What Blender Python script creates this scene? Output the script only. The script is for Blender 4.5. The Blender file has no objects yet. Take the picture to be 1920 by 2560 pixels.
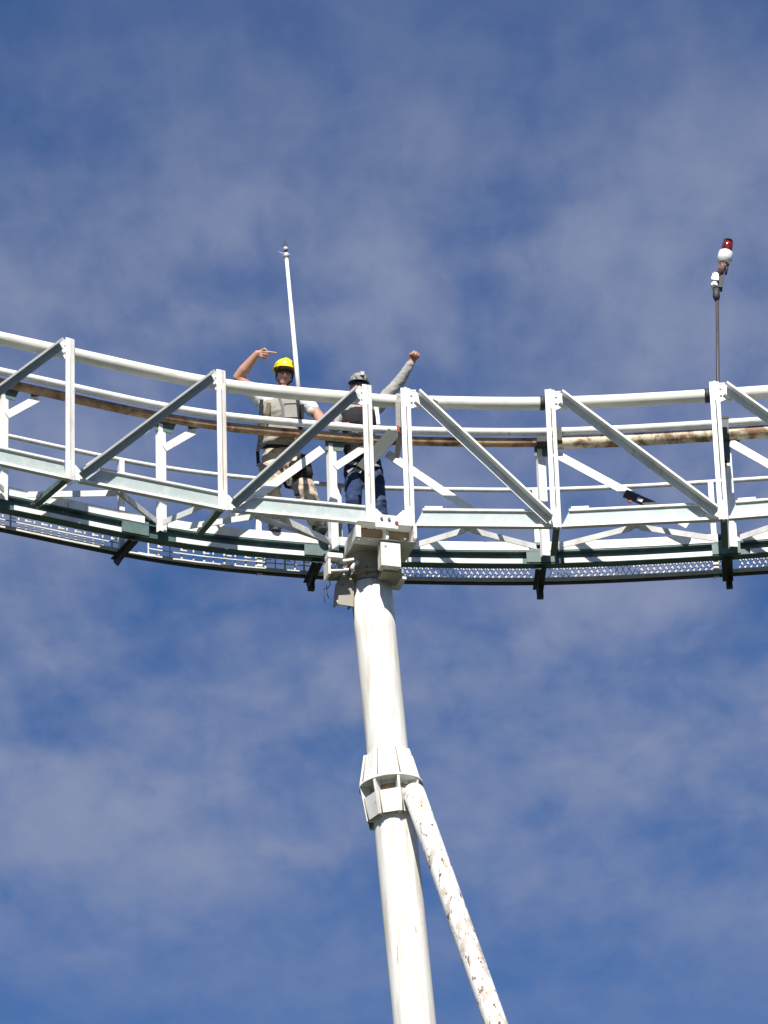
import bpy, bmesh, math, random
from mathutils import Vector, Matrix, noise
R = math.radians
random.seed(7)
S = bpy.context.scene
COL = S.collection

# ------------------------------------------------------------------ camera
FPX = 12760.0                     # focal length in pixels of the 1920x2560 photograph
CAM_P = Vector((0, 0, 1.6))
CAM_R = (Matrix.Rotation(R(90 + 28), 3, 'X') @ Matrix.Rotation(R(-1.9), 3, 'Z'))
cam = bpy.data.cameras.new('camera')
co = bpy.data.objects.new('camera', cam); COL.objects.link(co)
co.location = CAM_P; co.rotation_euler = CAM_R.to_euler()
cam.sensor_fit = 'VERTICAL'; cam.sensor_height = 24.0
cam.lens = FPX / 2560.0 * 24.0
cam.clip_start = 0.1; cam.clip_end = 5000
S.camera = co

# ------------------------------------------------------------------ sky, sun, exposure
SUN_EL, SUN_AZ = 46.0, 183.0      # azimuth clockwise from +Y (the way the camera looks)
S.view_settings.view_transform = 'Standard'; S.view_settings.look = 'None'
S.view_settings.gamma = 1.0; S.view_settings.use_curve_mapping = False
S.view_settings.exposure = 0.5
W = bpy.data.worlds.new('World'); S.world = W; W.use_nodes = True
nt = W.node_tree; nt.nodes.clear()
def wn(t, **k):
    n = nt.nodes.new(t)
    for a, b in k.items(): setattr(n, a, b)
    return n
def wl(a, b): nt.links.new(a, b)
sky = wn('ShaderNodeTexSky', sky_type='NISHITA', sun_disc=False, sun_elevation=R(SUN_EL), sun_rotation=R(SUN_AZ))
sky.air_density = 1.0; sky.dust_density = 0.3; sky.ozone_density = 2.5; sky.altitude = 300
tint = wn('ShaderNodeMix', data_type='RGBA', blend_type='MULTIPLY'); tint.inputs[0].default_value = 1
wl(sky.outputs[0], tint.inputs[6]); tint.inputs[7].default_value = (0.53, 0.79, 1.16, 1)
tc = wn('ShaderNodeTexCoord')
sep = wn('ShaderNodeSeparateXYZ'); wl(tc.outputs['Generated'], sep.inputs[0])
zc = wn('ShaderNodeMath', operation='MAXIMUM'); wl(sep.outputs[2], zc.inputs[0]); zc.inputs[1].default_value = 0.05
def div(a):
    d = wn('ShaderNodeMath', operation='DIVIDE'); wl(a, d.inputs[0]); wl(zc.outputs[0], d.inputs[1]); return d.outputs[0]
cmb = wn('ShaderNodeCombineXYZ'); wl(div(sep.outputs[0]), cmb.inputs[0]); wl(div(sep.outputs[1]), cmb.inputs[1])
def cloud_noise(loc, rot, scale, nscale, detail, rough, dist=0.0):
    mp = wn('ShaderNodeMapping'); mp.inputs[1].default_value = loc; mp.inputs[2].default_value = (0, 0, R(rot)); mp.inputs[3].default_value = scale
    wl(cmb.outputs[0], mp.inputs[0])
    n = wn('ShaderNodeTexNoise'); n.inputs['Scale'].default_value = nscale; n.inputs['Detail'].default_value = detail
    n.inputs['Roughness'].default_value = rough; n.inputs['Distortion'].default_value = dist
    wl(mp.outputs[0], n.inputs['Vector']); return n.outputs['Fac']
def ramp(sock, lo, hi):
    m = wn('ShaderNodeMapRange', interpolation_type='SMOOTHSTEP'); wl(sock, m.inputs[0])
    m.inputs[1].default_value = lo; m.inputs[2].default_value = hi; return m.outputs[0]
def mth(op, a, b):
    m = wn('ShaderNodeMath', operation=op)
    for i, v in enumerate((a, b)):
        if isinstance(v, (int, float)): m.inputs[i].default_value = v
        else: wl(v, m.inputs[i])
    return m.outputs[0]
big = cloud_noise((3.1, 0.7, 0), 20, (1.0, 0.55, 1), 8.0, 4.0, 0.5, 0.4)
mid = cloud_noise((1.4, 5.2, 0), 12, (0.75, 0.62, 1), 18.0, 7.0, 0.52, 0.25)
fine = cloud_noise((7.4, 2.2, 0), -50, (1.0, 0.40, 1), 60.0, 6.0, 0.55, 0.3)
msum = mth('ADD', mth('ADD', mth('MULTIPLY', big, 0.46), mth('MULTIPLY', mid, 0.38)), mth('MULTIPLY', fine, 0.16))
mask = ramp(msum, 0.32, 0.68)
# thin cirrus is densest through the middle heights of the view, clearing above and below
e1 = ramp(sep.outputs[2], 0.368, 0.425)
e2 = ramp(sep.outputs[2], 0.57, 0.505)
band = mth('MULTIPLY', mth('ADD', mth('MULTIPLY', e1, 0.72), 0.28), mth('ADD', mth('MULTIPLY', e2, 0.72), 0.28))
mask2 = mth('MULTIPLY', mth('MULTIPLY', mask, band), 0.85)
cl = wn('ShaderNodeMix', data_type='RGBA'); wl(mask2, cl.inputs[0]); wl(tint.outputs[2], cl.inputs[6])
cl.inputs[7].default_value = (3.45, 3.9, 5.6, 1)
bg = wn('ShaderNodeBackground'); wl(cl.outputs[2], bg.inputs[0]); bg.inputs[1].default_value = 0.060
out = wn('ShaderNodeOutputWorld'); wl(bg.outputs[0], out.inputs[0])

sun = bpy.data.lights.new('sun', 'SUN'); sun.energy = 5.0; sun.angle = R(0.5); sun.color = (1.0, 0.955, 0.88)
so = bpy.data.objects.new('sun', sun); COL.objects.link(so)
sdir = Vector((math.sin(R(SUN_AZ)) * math.cos(R(SUN_EL)), math.cos(R(SUN_AZ)) * math.cos(R(SUN_EL)), math.sin(R(SUN_EL))))
so.rotation_euler = sdir.to_track_quat('Z', 'Y').to_euler(); so.location = (0, 0, 60)

# ------------------------------------------------------------------ survey: photo pixels to points of the real structure
def ray(px, py): return CAM_R @ Vector(((px - 960) / FPX, (1280 - py) / FPX, -1.0))
def at_z(px, py, z): d = ray(px, py); return CAM_P + d * ((z - 1.6) / d.z)
def at_y(px, py, Y): d = ray(px, py); return CAM_P + d * (Y / d.y)
Z_TOP, Z_BOT = 24.30, 22.98       # axis of the front top pipe, underside of the front bottom chord
NODES_PX = [(-210, 795), (165, 882), (545, 961), (912, 998), (1012, 1004), (1375, 1008), (1788, 988), (2200, 955)]
NODES = [at_z(x, y, Z_TOP).to_2d() for x, y in NODES_PX]
# the ring carries on past both edges of the photograph
def carry(a, b, turn, n):
    outl = []; d = b - a; p = b
    for k in range(n):
        d = Matrix.Rotation(R(turn), 2) @ d; d = d.normalized() * 1.5; p = p + d; outl.append(p.copy())
    return outl
NODES = list(reversed(carry(NODES[1], NODES[0], 6, 3))) + NODES + carry(NODES[-2], NODES[-1], -6, 3)
OFFI = 3
# smooth centre line of the front top pipe
PATH = []
for i in range(len(NODES) - 1):
    p0 = NODES[max(i - 1, 0)]; p1 = NODES[i]; p2 = NODES[i + 1]; p3 = NODES[min(i + 2, len(NODES) - 1)]
    for k in range(16):
        t = k / 16
        PATH.append(0.5 * (2 * p1 + (p2 - p0) * t + (2 * p0 - 5 * p1 + 4 * p2 - p3) * t * t + (3 * p1 - 3 * p2 + p3 - p0) * t ** 3))
PATH.append(NODES[-1].copy())
ARC = [0.0]
for i in range(1, len(PATH)): ARC.append(ARC[-1] + (PATH[i] - PATH[i - 1]).length)
def ptn(s):
    s = min(max(s, 0), ARC[-1] - 1e-6); i = 0
    lo, hi = 0, len(ARC) - 1
    while hi - lo > 1:
        m = (lo + hi) // 2
        if ARC[m] <= s: lo = m
        else: hi = m
    f = (s - ARC[lo]) / (ARC[lo + 1] - ARC[lo]); p = PATH[lo].lerp(PATH[lo + 1], f)
    a = PATH[max(lo - 1, 0)]; b = PATH[min(lo + 2, len(PATH) - 1)]; t = (b - a).normalized()
    return p, Vector((t.x, t.y, 0)), Vector((-t.y, t.x, 0))       # point, along, away from the camera
def P(s, off, z): p, t, n = ptn(s); return Vector((p.x, p.y, 0)) + n * off + Vector((0, 0, z))
def project_x(p):
    q = CAM_R.transposed() @ (p - CAM_P); return 960 + FPX * q.x / -q.z
def S_at(px, off=0.0, z=Z_TOP):
    lo, hi = ARC[16], ARC[-17]
    for _ in range(40):
        m = (lo + hi) / 2
        if project_x(P(m, off, z)) < px: lo = m
        else: hi = m
    return lo
NS = [ARC[i * 16] for i in range(len(NODES))]                     # arc length at each node

# ------------------------------------------------------------------ materials
MATS = {}
def mat(name, col, rough=0.5, metal=0.0, dirt=None, dirt_amt=0.0, dirt_scale=8.0, stretch=(1, 1, 1), lo=0.55, hi=0.7, var=0.06, bump=0.0, bscale=60, dirt2=None, d2=(0.62, 0.66, 25.0), spec=0.4, trans=0.0):
    if name in MATS: return MATS[name]
    m = bpy.data.materials.new(name); m.use_nodes = True; t = m.node_tree; N = t.nodes; L = t.links
    b = N['Principled BSDF']; b.inputs['Roughness'].default_value = rough; b.inputs['Metallic'].default_value = metal
    b.inputs['Specular IOR Level'].default_value = spec
    if trans: b.inputs['Transmission Weight'].default_value = trans
    geo = N.new('ShaderNodeNewGeometry')
    mp = N.new('ShaderNodeMapping'); mp.inputs[3].default_value = stretch; L.new(geo.outputs['Position'], mp.inputs[0])
    n1 = N.new('ShaderNodeTexNoise'); n1.inputs['Scale'].default_value = 5; n1.inputs['Detail'].default_value = 5; L.new(mp.outputs[0], n1.inputs['Vector'])
    mr = N.new('ShaderNodeMapRange'); L.new(n1.outputs['Fac'], mr.inputs[0]); mr.inputs[1].default_value = .3; mr.inputs[2].default_value = .7
    mr.inputs[3].default_value = 1 - var; mr.inputs[4].default_value = 1 + var
    mul = N.new('ShaderNodeVectorMath'); mul.operation = 'SCALE'; mul.inputs[0].default_value = col[:3]; L.new(mr.outputs[0], mul.inputs['Scale'])
    cur = mul.outputs[0]
    for dc, amt, sc, l, h in ((dirt, dirt_amt, dirt_scale, lo, hi), (dirt2, 1.0, d2[2], d2[0], d2[1])):
        if dc is None: continue
        n2 = N.new('ShaderNodeTexNoise'); n2.inputs['Scale'].default_value = sc; n2.inputs['Detail'].default_value = 6; n2.inputs['Roughness'].default_value = .65
        L.new(mp.outputs[0], n2.inputs['Vector'])
        r2 = N.new('ShaderNodeMapRange'); L.new(n2.outputs['Fac'], r2.inputs[0]); r2.inputs[1].default_value = l; r2.inputs[2].default_value = h; r2.inputs[4].default_value = amt
        mx = N.new('ShaderNodeMix'); mx.data_type = 'RGBA'; L.new(r2.outputs[0], mx.inputs[0]); L.new(cur, mx.inputs[6]); mx.inputs[7].default_value = (*dc[:3], 1); cur = mx.outputs[2]
    L.new(cur, b.inputs['Base Color'])
    if bump:
        n3 = N.new('ShaderNodeTexNoise'); n3.inputs['Scale'].default_value = bscale; n3.inputs['Detail'].default_value = 4; L.new(geo.outputs['Position'], n3.inputs['Vector'])
        bp = N.new('ShaderNodeBump'); bp.inputs['Strength'].default_value = bump; bp.inputs['Distance'].default_value = .01; L.new(n3.outputs['Fac'], bp.inputs['Height']); L.new(bp.outputs[0], b.inputs['Normal'])
    MATS[name] = m; return m
RUST = (0.16, 0.065, 0.025)
M_WHITE = mat('weathered_white_paint', (0.80, 0.80, 0.77), .45, dirt=(.46, .41, .33), dirt_amt=.7, dirt_scale=7, stretch=(1, 1, .35), lo=.48, hi=.78, dirt2=(.30, .17, .09), d2=(.64, .74, 13.0))
M_STAIN = mat('rust_streaked_white_paint', (0.78, 0.77, 0.72), .5, dirt=(.52, .36, .20), dirt_amt=.8, dirt_scale=9, stretch=(1, 1, .18), lo=.46, hi=.66, dirt2=(.28, .14, .06), d2=(.62, .70, 13.0))
M_PIPE = mat('cream_white_paint', (0.78, 0.77, 0.68), .4, dirt=(.45, .38, .25), dirt_amt=.6, dirt_scale=7, stretch=(.6, .6, 2), lo=.52, hi=.8, dirt2=RUST, d2=(.68, .74, 11.0))
M_WEB = mat('grey_green_paint', (0.42, 0.485, 0.475), .5, dirt=(.66, .66, .6), dirt_amt=.7, dirt_scale=9, lo=.5, hi=.75, dirt2=(.45, .28, .13), d2=(.70, .80, 6.0))
M_DIAG = mat('shaded_diagonal_paint', (0.40, 0.42, 0.415), .5, dirt=(.3, .28, .25), dirt_amt=.5, dirt_scale=12, lo=.55, hi=.8)  # white paint greyed: shade on the left diagonals is put into the colour
M_TEAL = mat('dark_teal_paint', (0.06, 0.115, 0.112), .45, dirt=(.18, .26, .25), dirt_amt=.7, dirt_scale=7, lo=.5, hi=.75)
M_TEAL2 = mat('grey_teal_paint', (0.10, 0.155, 0.15), .5, dirt=(.2, .25, .24), dirt_amt=.6, dirt_scale=9, lo=.5, hi=.75)
M_RUSTY = mat('rusty_pipe', (0.46, 0.29, 0.165), .75, dirt=(.10, .045, .025), dirt_amt=.9, dirt_scale=6, lo=.48, hi=.68, var=.25, dirt2=(.55, .47, .36), d2=(.60, .68, 9.0), bump=.3)
M_RUSTY2 = mat('flaking_cream_pipe', (0.70, 0.60, 0.44), .6, dirt=(.20, .09, .04), dirt_amt=.9, dirt_scale=7, lo=.47, hi=.58, var=.2, dirt2=(.06, .03, .02), d2=(.62, .7, 16.0), bump=.3)
M_POLE = mat('column_white_paint', (0.80, 0.785, 0.74), .75, dirt=(.50, .42, .31), dirt_amt=.8, dirt_scale=7, stretch=(2.4, 2.4, .22), lo=.46, hi=.72, dirt2=(.26, .18, .12), d2=(.655, .70, 9.0))
M_BRACE = mat('rust_speckled_white_paint', (0.80, 0.785, 0.74), .75, dirt=(.40, .31, .24), dirt_amt=.7, dirt_scale=8, stretch=(1.3, 1.3, .5), lo=.53, hi=.575, dirt2=(.15, .09, .065), d2=(.575, .62, 20.0))
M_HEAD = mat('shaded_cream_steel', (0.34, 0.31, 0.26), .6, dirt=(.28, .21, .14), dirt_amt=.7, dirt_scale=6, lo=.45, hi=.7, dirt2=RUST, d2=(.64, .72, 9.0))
M_WOOD = mat('weathered_timber', (0.30, 0.235, 0.155), .8, dirt=(.13, .08, .05), dirt_amt=.7, dirt_scale=10, stretch=(1, 1, 5), lo=.45, hi=.65, dirt2=(.25, .03, .03), d2=(.66, .70, 17.0))
M_DARK = mat('dark_steel', (0.035, 0.037, 0.04), .6, dirt=(.10, .10, .10), dirt_amt=.6, lo=.5, hi=.7)
M_GALV = mat('galvanised_steel', (0.60, 0.63, 0.66), .45, metal=.3, dirt=(.35, .37, .4), dirt_amt=.5, dirt_scale=15)
M_SEAM = mat('grimy_weld', (.33, .28, .21), .7, var=.3)
M_BOLT = mat('bolt_steel', (.22, .20, .17), .5, metal=.6)
M_REDPAINT = mat('red_paint', (.28, .03, .035), .5)

# ------------------------------------------------------------------ mesh building
class MB:
    def __init__(s): s.bm = bmesh.new()
    def prof(s, a, b, pts, u, v, skew=None):
        """extrude the closed outline pts (in the axes u, v) from a to b"""
        va = [s.bm.verts.new(a + u * x + v * y) for x, y in pts]; vb = [s.bm.verts.new(b + u * x + v * y) for x, y in pts]
        n = len(pts); s.bm.faces.new(va); s.bm.faces.new(vb[::-1])
        for i in range(n): s.bm.faces.new((va[i], vb[i], vb[(i + 1) % n], va[(i + 1) % n]))
        return s
    def box(s, c, x, y, z, sx, sy, sz):
        return s.prof(c - z * (sz / 2), c + z * (sz / 2), [(-sx / 2, -sy / 2), (sx / 2, -sy / 2), (sx / 2, sy / 2), (-sx / 2, sy / 2)], x, y)
    def plate(s, pts, n, th):
        """a flat plate: outline pts in space, thickness th along n"""
        va = [s.bm.verts.new(p) for p in pts]; vb = [s.bm.verts.new(p + n * th) for p in pts]; k = len(pts)
        s.bm.faces.new(va); s.bm.faces.new(vb[::-1])
        for i in range(k): s.bm.faces.new((va[i], vb[i], vb[(i + 1) % k], va[(i + 1) % k]))
        return s
    def tube(s, path, r, seg=16, caps=True):
        path = [Vector(p) for p in path]; rs = r if isinstance(r, (list, tuple)) else [r] * len(path); rings = []
        prev = None
        for i, p in enumerate(path):
            t = (path[min(i + 1, len(path) - 1)] - path[max(i - 1, 0)]).normalized()
            if prev is None:
                ref = Vector((0, 0, 1)) if abs(t.z) < .9 else Vector((1, 0, 0)); u = t.cross(ref).normalized()
            else: u = (prev - t * prev.dot(t)).normalized()
            prev = u; v = t.cross(u)
            rings.append([s.bm.verts.new(p + (u * math.cos(2 * math.pi * k / seg) + v * math.sin(2 * math.pi * k / seg)) * rs[i]) for k in range(seg)])
        for a, b in zip(rings, rings[1:]):
            for k in range(seg):
                f = s.bm.faces.new((a[k], a[(k + 1) % seg], b[(k + 1) % seg], b[k])); f.smooth = True
        if caps: s.bm.faces.new(rings[0][::-1]); s.bm.faces.new(rings[-1])
        return s
    def ball(s, c, rx, ry=None, rz=None, rot=None, seg=16):
        m = Matrix.Diagonal((rx, ry or rx, rz or rx, 1))
        if rot: m = rot.to_4x4() @ m
        g = bmesh.ops.create_uvsphere(s.bm, u_segments=seg, v_segments=max(6, seg * 2 // 3), radius=1, matrix=Matrix.Translation(c) @ m)
        for v in g['verts']:
            for f in v.link_faces: f.smooth = True
        return s
WL = {}
def put(o, wloc, parent):
    COL.objects.link(o); WL[o.name] = wloc.copy()
    if parent is not None: o.parent = parent; o.location = wloc - WL[parent.name]
    else: o.location = wloc
def obj(name, mb, m, parent=None, loc=None):
    bm = mb.bm if isinstance(mb, MB) else mb
    bmesh.ops.recalc_face_normals(bm, faces=bm.faces)
    if loc is None:
        loc = Vector()
        for v in bm.verts: loc += v.co
        loc /= max(1, len(bm.verts))
    bmesh.ops.translate(bm, verts=bm.verts, vec=-loc)
    me = bpy.data.meshes.new(name); bm.to_mesh(me); bm.free()
    for x in (m if isinstance(m, list) else [m]): me.materials.append(x)
    o = bpy.data.objects.new(name, me); put(o, loc, parent); return o
def thing(name, label, cat, loc, group=None):
    o = bpy.data.objects.new(name, None); o.empty_display_size = .2; put(o, Vector(loc), None)
    o['label'] = label; o['category'] = cat
    if group: o['group'] = group
    return o
def run(s0, s1, off, z, n=None):
    n = n or max(2, int((s1 - s0) / .12)); return [P(s0 + (s1 - s0) * i / n, off, z) for i in range(n + 1)]
def ribbon(mb, s0, s1, o0, o1, z0, z1, n=None):
    """a bar of rectangular section that follows the curve"""
    n = n or max(1, int((s1 - s0) / .2)); rings = []
    for i in range(n + 1):
        s = s0 + (s1 - s0) * i / n
        rings.append([mb.bm.verts.new(P(s, o, z)) for o, z in ((o0, z0), (o1, z0), (o1, z1), (o0, z1))])
    for a, b in zip(rings, rings[1:]):
        for k in range(4): mb.bm.faces.new((a[k], a[(k + 1) % 4], b[(k + 1) % 4], b[k]))
    mb.bm.faces.new(rings[0][::-1]); mb.bm.faces.new(rings[-1]); return mb
UP = Vector((0, 0, 1))
def angle(w, h, t): return [(0, 0), (w, 0), (w, t), (t, t), (t, h), (0, h)]

# ------------------------------------------------------------------ ground
gm = MB(); ng = 60
gv = [[None] * (ng + 1) for _ in range(ng + 1)]
def warp(k): f = (k / ng - .5) * 2; return math.copysign(abs(f) ** 2.2, f) * 1800
for i in range(ng + 1):
    for j in range(ng + 1):
        x, y = warp(i), warp(j) + 40
        gv[i][j] = gm.bm.verts.new((x, y, .25 * noise.noise((x * .02, y * .02, 0)) - .12))
for i in range(ng):
    for j in range(ng): gm.bm.faces.new((gv[i][j], gv[i + 1][j], gv[i + 1][j + 1], gv[i][j + 1]))
g = obj('ground', gm, mat('dry_grass', (.045, .05, .032), .95, dirt=(.03, .042, .018), dirt_amt=.9, dirt_scale=.4, lo=.4, hi=.6, var=.3), loc=Vector((0, 0, 0)))
g['kind'] = 'structure'

hm = MB(); prev = None; nh = 96  # ring of hills out of view, added to block bright horizon light
for j in range(7):
    r_ = []
    for i in range(nh):
        a = 2 * math.pi * i / nh; rad = 380 + j * 70
        f = j / 6; hgt = math.sin(min(f * 1.25, 1) * math.pi / 2) * (120 + 45 * noise.noise((math.cos(a) * 2.2, math.sin(a) * 2.2, 1.7)) + 14 * noise.noise((math.cos(a) * 9, math.sin(a) * 9, f * 4)))
        r_.append(hm.bm.verts.new((math.cos(a) * rad, math.sin(a) * rad, -3 + hgt)))
    if prev:
        for i in range(nh): hm.bm.faces.new((prev[i], prev[(i + 1) % nh], r_[(i + 1) % nh], r_[i])).smooth = True
    prev = r_
hl = obj('horizon_blocker', hm, mat('blocker_green', (.035, .05, .022), .95, dirt=(.02, .032, .012), dirt_amt=.8, dirt_scale=.05, lo=.4, hi=.6, var=.3), loc=Vector((0, 0, 0))); hl['kind'] = 'structure'

# ------------------------------------------------------------------ the curved truss
truss = thing('curved_truss', 'white curved lattice girder with pipe top rails, carried by the column and spanning the view', 'truss', P(S_at(960), .3, Z_BOT))
s_l, s_r = 0.05, ARC[-1] - .05
sA, sB = S_at(909), S_at(1012)
obj('top_rail', MB().tube(run(s_l, s_r, 0, Z_TOP), .060, 20), M_PIPE, truss)
nodes_left = list(range(0, OFFI + 4)); nodes_right = list(range(OFFI + 4, len(NODES)))
for i in range(1, len(NODES) - 1):
    p, t, n = ptn(NS[i]); left = i < OFFI + 4
    c = P(NS[i], -.105, 0)
    u = (-t * .93 + n * .37).normalized(); v = (t * .52 + n * .85).normalized()
    wl_, wr = (.075, .07)
    m = MB(); z0_, z1_ = c + UP * (Z_BOT - .012), c + UP * (Z_TOP + (.095 if left else .085))
    m.prof(z0_ - t * .005, z1_ - t * .005, angle(.043, .06, .010), -t, n); m.prof(z0_ + t * .005, z1_ + t * .005, angle(.038, .06, .010), (t * .96 + n * .28).normalized(), n)
    m.box(P(NS[i], -.075, Z_BOT + .09), t, n, UP, .02, .03, .2); m.box(P(NS[i], -.075, Z_TOP), t, n, UP, .02, .03, .2)
    up_ = obj('upright', m, M_STAIN if i == OFFI + 2 else M_WHITE, truss)
    if i == OFFI + 2: up_['label'] = 'rust stained upright left of the yellow helmet'
    # gusset plate on the diagonal's side, and the little cap plate over the pipe
    sg = -1 if left else 1
    q = P(NS[i], -.088, 0)
    pts = [q + t * (sg * .015) + UP * (Z_TOP + .055), q + t * (sg * .10) + UP * (Z_TOP + .055), q + t * (sg * .16) + UP * (Z_TOP - .02), q + t * (sg * .13) + UP * (Z_TOP - .085), q + t * (sg * .015) + UP * (Z_TOP - .13)]
    gp = MB().plate(pts, n, .012)
    for bx_, bz_ in ((.05, .02), (.05, -.05), (.10, .0)):
        qb = q + t * (sg * bx_) + UP * (Z_TOP + bz_); gp.tube([qb - n * .014, qb + n * .002], .011, 6)
    obj('gusset_plate', gp, M_WHITE, truss)
    q = P(NS[i], -.10, Z_TOP + .068)
    obj('cap_plate', MB().box(q + n * .09 + t * (sg * .03), t, n, UP, .13, .16, .014), M_WHITE, truss)
    # lower gusset
    q = P(NS[i], -.070, Z_BOT); sg = -sg
    gp = MB().plate([q + t * (sg * .01) + UP * .012, q + t * (sg * .16) + UP * .012, q + t * (sg * .16) + UP * .06, q + t * (sg * .06) + UP * .16, q + t * (sg * .01) + UP * .16], n, .01)
    for bx_, bz_ in ((.04, .13), (.04, .06), (.13, .035)):
        qb = q + t * (sg * bx_) + UP * bz_; gp.tube([qb - n * .016, qb + n * .002], .011, 6)
    obj('gusset_plate', gp, M_STAIN if i in (OFFI + 2, OFFI + 5) else M_WHITE, truss)
for i in range(len(NODES) - 1):
    if i == OFFI + 3: continue                                  # over the column there is no panel
    left = i < OFFI + 3
    a, b = P(NS[i], 0, 0), P(NS[i + 1], 0, 0); t = (b - a).normalized(); n = Vector((-t.y, t.x, 0)); Ln = (b - a).length
    o = n * -.045
    if left:
        s0b, s0t, s1t, s1b = .10, .30, Ln - .045, Ln - .02
        d0 = a + t * .10 + UP * (Z_BOT + .03); d1 = b - t * .10 + UP * (Z_TOP - .01)
    else:
        s0b, s0t, s1t, s1b = .05, .12, Ln - .20, Ln - .03
        d0 = b - t * .075 + UP * (Z_BOT + .04); d1 = a + t * .095 + UP * (Z_TOP - .01)
    zb, zt = Z_BOT, Z_BOT + .178
    w = MB().plate([a + o + t * (s0b + .0) + UP * (zb + .025), a + o + t * s0t + UP * (zt - .012), a + o + t * s1t + UP * (zt - .012), a + o + t * s1b + UP * (zb + .025)], n, .012)
    ch = obj('bottom_chord', w, M_WEB, truss)
    f = MB(); f.box(a + o + t * ((s0b + s1b) / 2) - n * .012 + UP * (zb + .0125), t, n, UP, s1b - s0b, .05, .025)
    obj('flange', f, M_WHITE, ch)
    f = MB(); f.box(a + o + t * ((s0t + s1t) / 2) - n * .004 + UP * (zt - .002), t, n, UP, s1t - s0t, .034, .020)
    if not left: f.box(a + o + t * (s0t + .10) - n * .004 + UP * (zt + .018), t, n, UP, .16, .03, .026)
    obj('top_lip', f, M_WHITE, ch)
    # diagonal: an angle bar whose outstanding leg is along its upper edge
    ax = (d1 - d0).normalized(); up = n.cross(ax) if n.cross(ax).z > 0 else ax.cross(n)
    d0 = d0 - n * .11; d1 = d1 - n * .11
    m = MB().prof(d0, d1, [(0, .036), (-.085, .036), (-.10, .042), (-.10, .024), (-.085, .024), (-.009, .024), (-.009, -.036), (0, -.036)], n, up)
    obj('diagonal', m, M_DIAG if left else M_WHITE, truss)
# ---- rear face
sW0, sW1 = s_l, s_r
obj('rear_handrail_pipe', MB().tube(run(s_l, s_r, .60, 24.335), .036, 14), M_WHITE, truss)
s_ch = S_at(1395, .66, 24.26)
obj('rear_top_rail', MB().tube(run(s_l, s_ch, .67, 24.262), .043, 16), M_RUSTY, truss)
obj('rear_top_rail', MB().tube(run(s_ch - .05, s_r, .67, 24.255), .062, 16), M_RUSTY2, truss)['label'] = 'rear rail with flaking cream paint and rust'
rear_px = [5, 400, 826, 1350, 1815]
rear_s = [S_at(x, .68, 23.7) for x in rear_px]
rear_s = [rear_s[0] - 3.0, rear_s[0] - 1.5] + rear_s + [rear_s[-1] + 1.6, rear_s[-1] + 3.2]
for k, s in enumerate(rear_s):
    p, t, n = ptn(s); c = P(s, .69, 0)
    u = (-t * .35 + n * .93).normalized(); v = (t * .97 + n * .2).normalized()
    obj('rear_upright', MB().prof(c + UP * 23.10, c + UP * 24.205, angle(.05, .072, .012), u, v), M_WHITE, truss)
    q = c + n * .008
    obj('rear_gusset_plate', MB().plate([q - t * .03 + UP * 24.13, q + t * .13 + UP * 24.13, q + t * .17 + UP * 24.235, q - t * .03 + UP * 24.235], n, .012), M_TEAL2, truss)
    if k <= 4:
        a = c + t * .03 + UP * 23.985; b = c + t * .33 + UP * 24.225; ax = (b - a).normalized(); w_ = n.cross(ax)
        obj('knee_brace', MB().prof(a, b, angle(.012, .07, .012), n, w_), M_WHITE, truss)
        obj('rear_gusset_plate', MB().plate([b - t * .04 - UP * .03, b + t * .16 + UP * .045, b + t * .16 + UP * .09, b - t * .06 + UP * .09], n, .01), M_TEAL2, truss)
def rear_diag(px0, py0, px1, py1, off, w=.078, m=None, th=.055):
    """a flat-faced angle between two surveyed points of the rear face"""
    def pt(px, py):
        s = S_at(px, off, 23.7)
        for _ in range(3):
            y = P(s, off, 0).y; q = at_y(px, py, y); s = S_at(px, off, q.z)
        return at_y(px, py, P(s, off, 0).y)
    a, b = pt(px0, py0), pt(px1, py1); p, t, n = ptn(S_at((px0 + px1) / 2, off, 23.7)); ax = (b - a).normalized(); up = n.cross(ax)
    if up.z < 0: up = -up
    obj('rear_diagonal', MB().prof(a, b, [(0, -w / 2), (0, w / 2), (th, w / 2), (th, w / 2 - .012), (.012, w / 2 - .012), (.012, -w / 2)], n, up), m or M_WHITE, truss)
rear_diag(88, 1262, 368, 1068, .66)
rear_diag(545, 1310, 806, 1122, .66)
rear_diag(968, 1133, 1218, 1302, .66)
rear_diag(1385, 1132, 1720, 1312, .66)
rear_diag(1825, 1105, 2100, 1262, .66)
rear_diag(-380, 1230, -40, 990, .66)
rear_diag(905, 1172, 985, 1080, .55, .12, mat('shaded_brace_paint', (.045, .055, .05), .5, dirt=(.09, .10, .09), dirt_amt=.5))  # teal brace darkened, the shade it lies in is painted in
# dark plate standing in for shadow on the right-hand rear diagonal, small plates
def flat(px, py, off, w, h, th, m, name, parent, rot=0):
    s = S_at(px, off, 23.7)
    for _ in range(3): q = at_y(px, py, P(s, off, 0).y); s = S_at(px, off, q.z)
    q = at_y(px, py, P(s, off, 0).y); p, t, n = ptn(s)
    if rot: rm = Matrix.Rotation(R(rot), 3, n); x, z = rm @ t, rm @ UP
    else: x, z = t, UP
    return obj(name, MB().box(q, x, n, z, w, th, h), m, parent)
flat(1606, 1252, .64, .36, .075, .03, M_DARK, 'shadow_plate', truss, 29)
flat(1600, 1250, .615, .05, .03, .02, M_WHITE, 'clamp', truss, 29)
flat(1574, 1252, .615, .04, .03, .02, M_REDPAINT, 'clamp', truss, 29)
flat(1355, 1104, .60, .10, .06, .12, M_DARK, 'pipe_clamp', truss)
flat(1397, 1090, .60, .055, .14, .10, M_DARK, 'pipe_clamp', truss)
flat(1085, 1008, -.07, .05, .05, .04, M_DARK, 'pipe_clamp', truss, 30)
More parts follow.
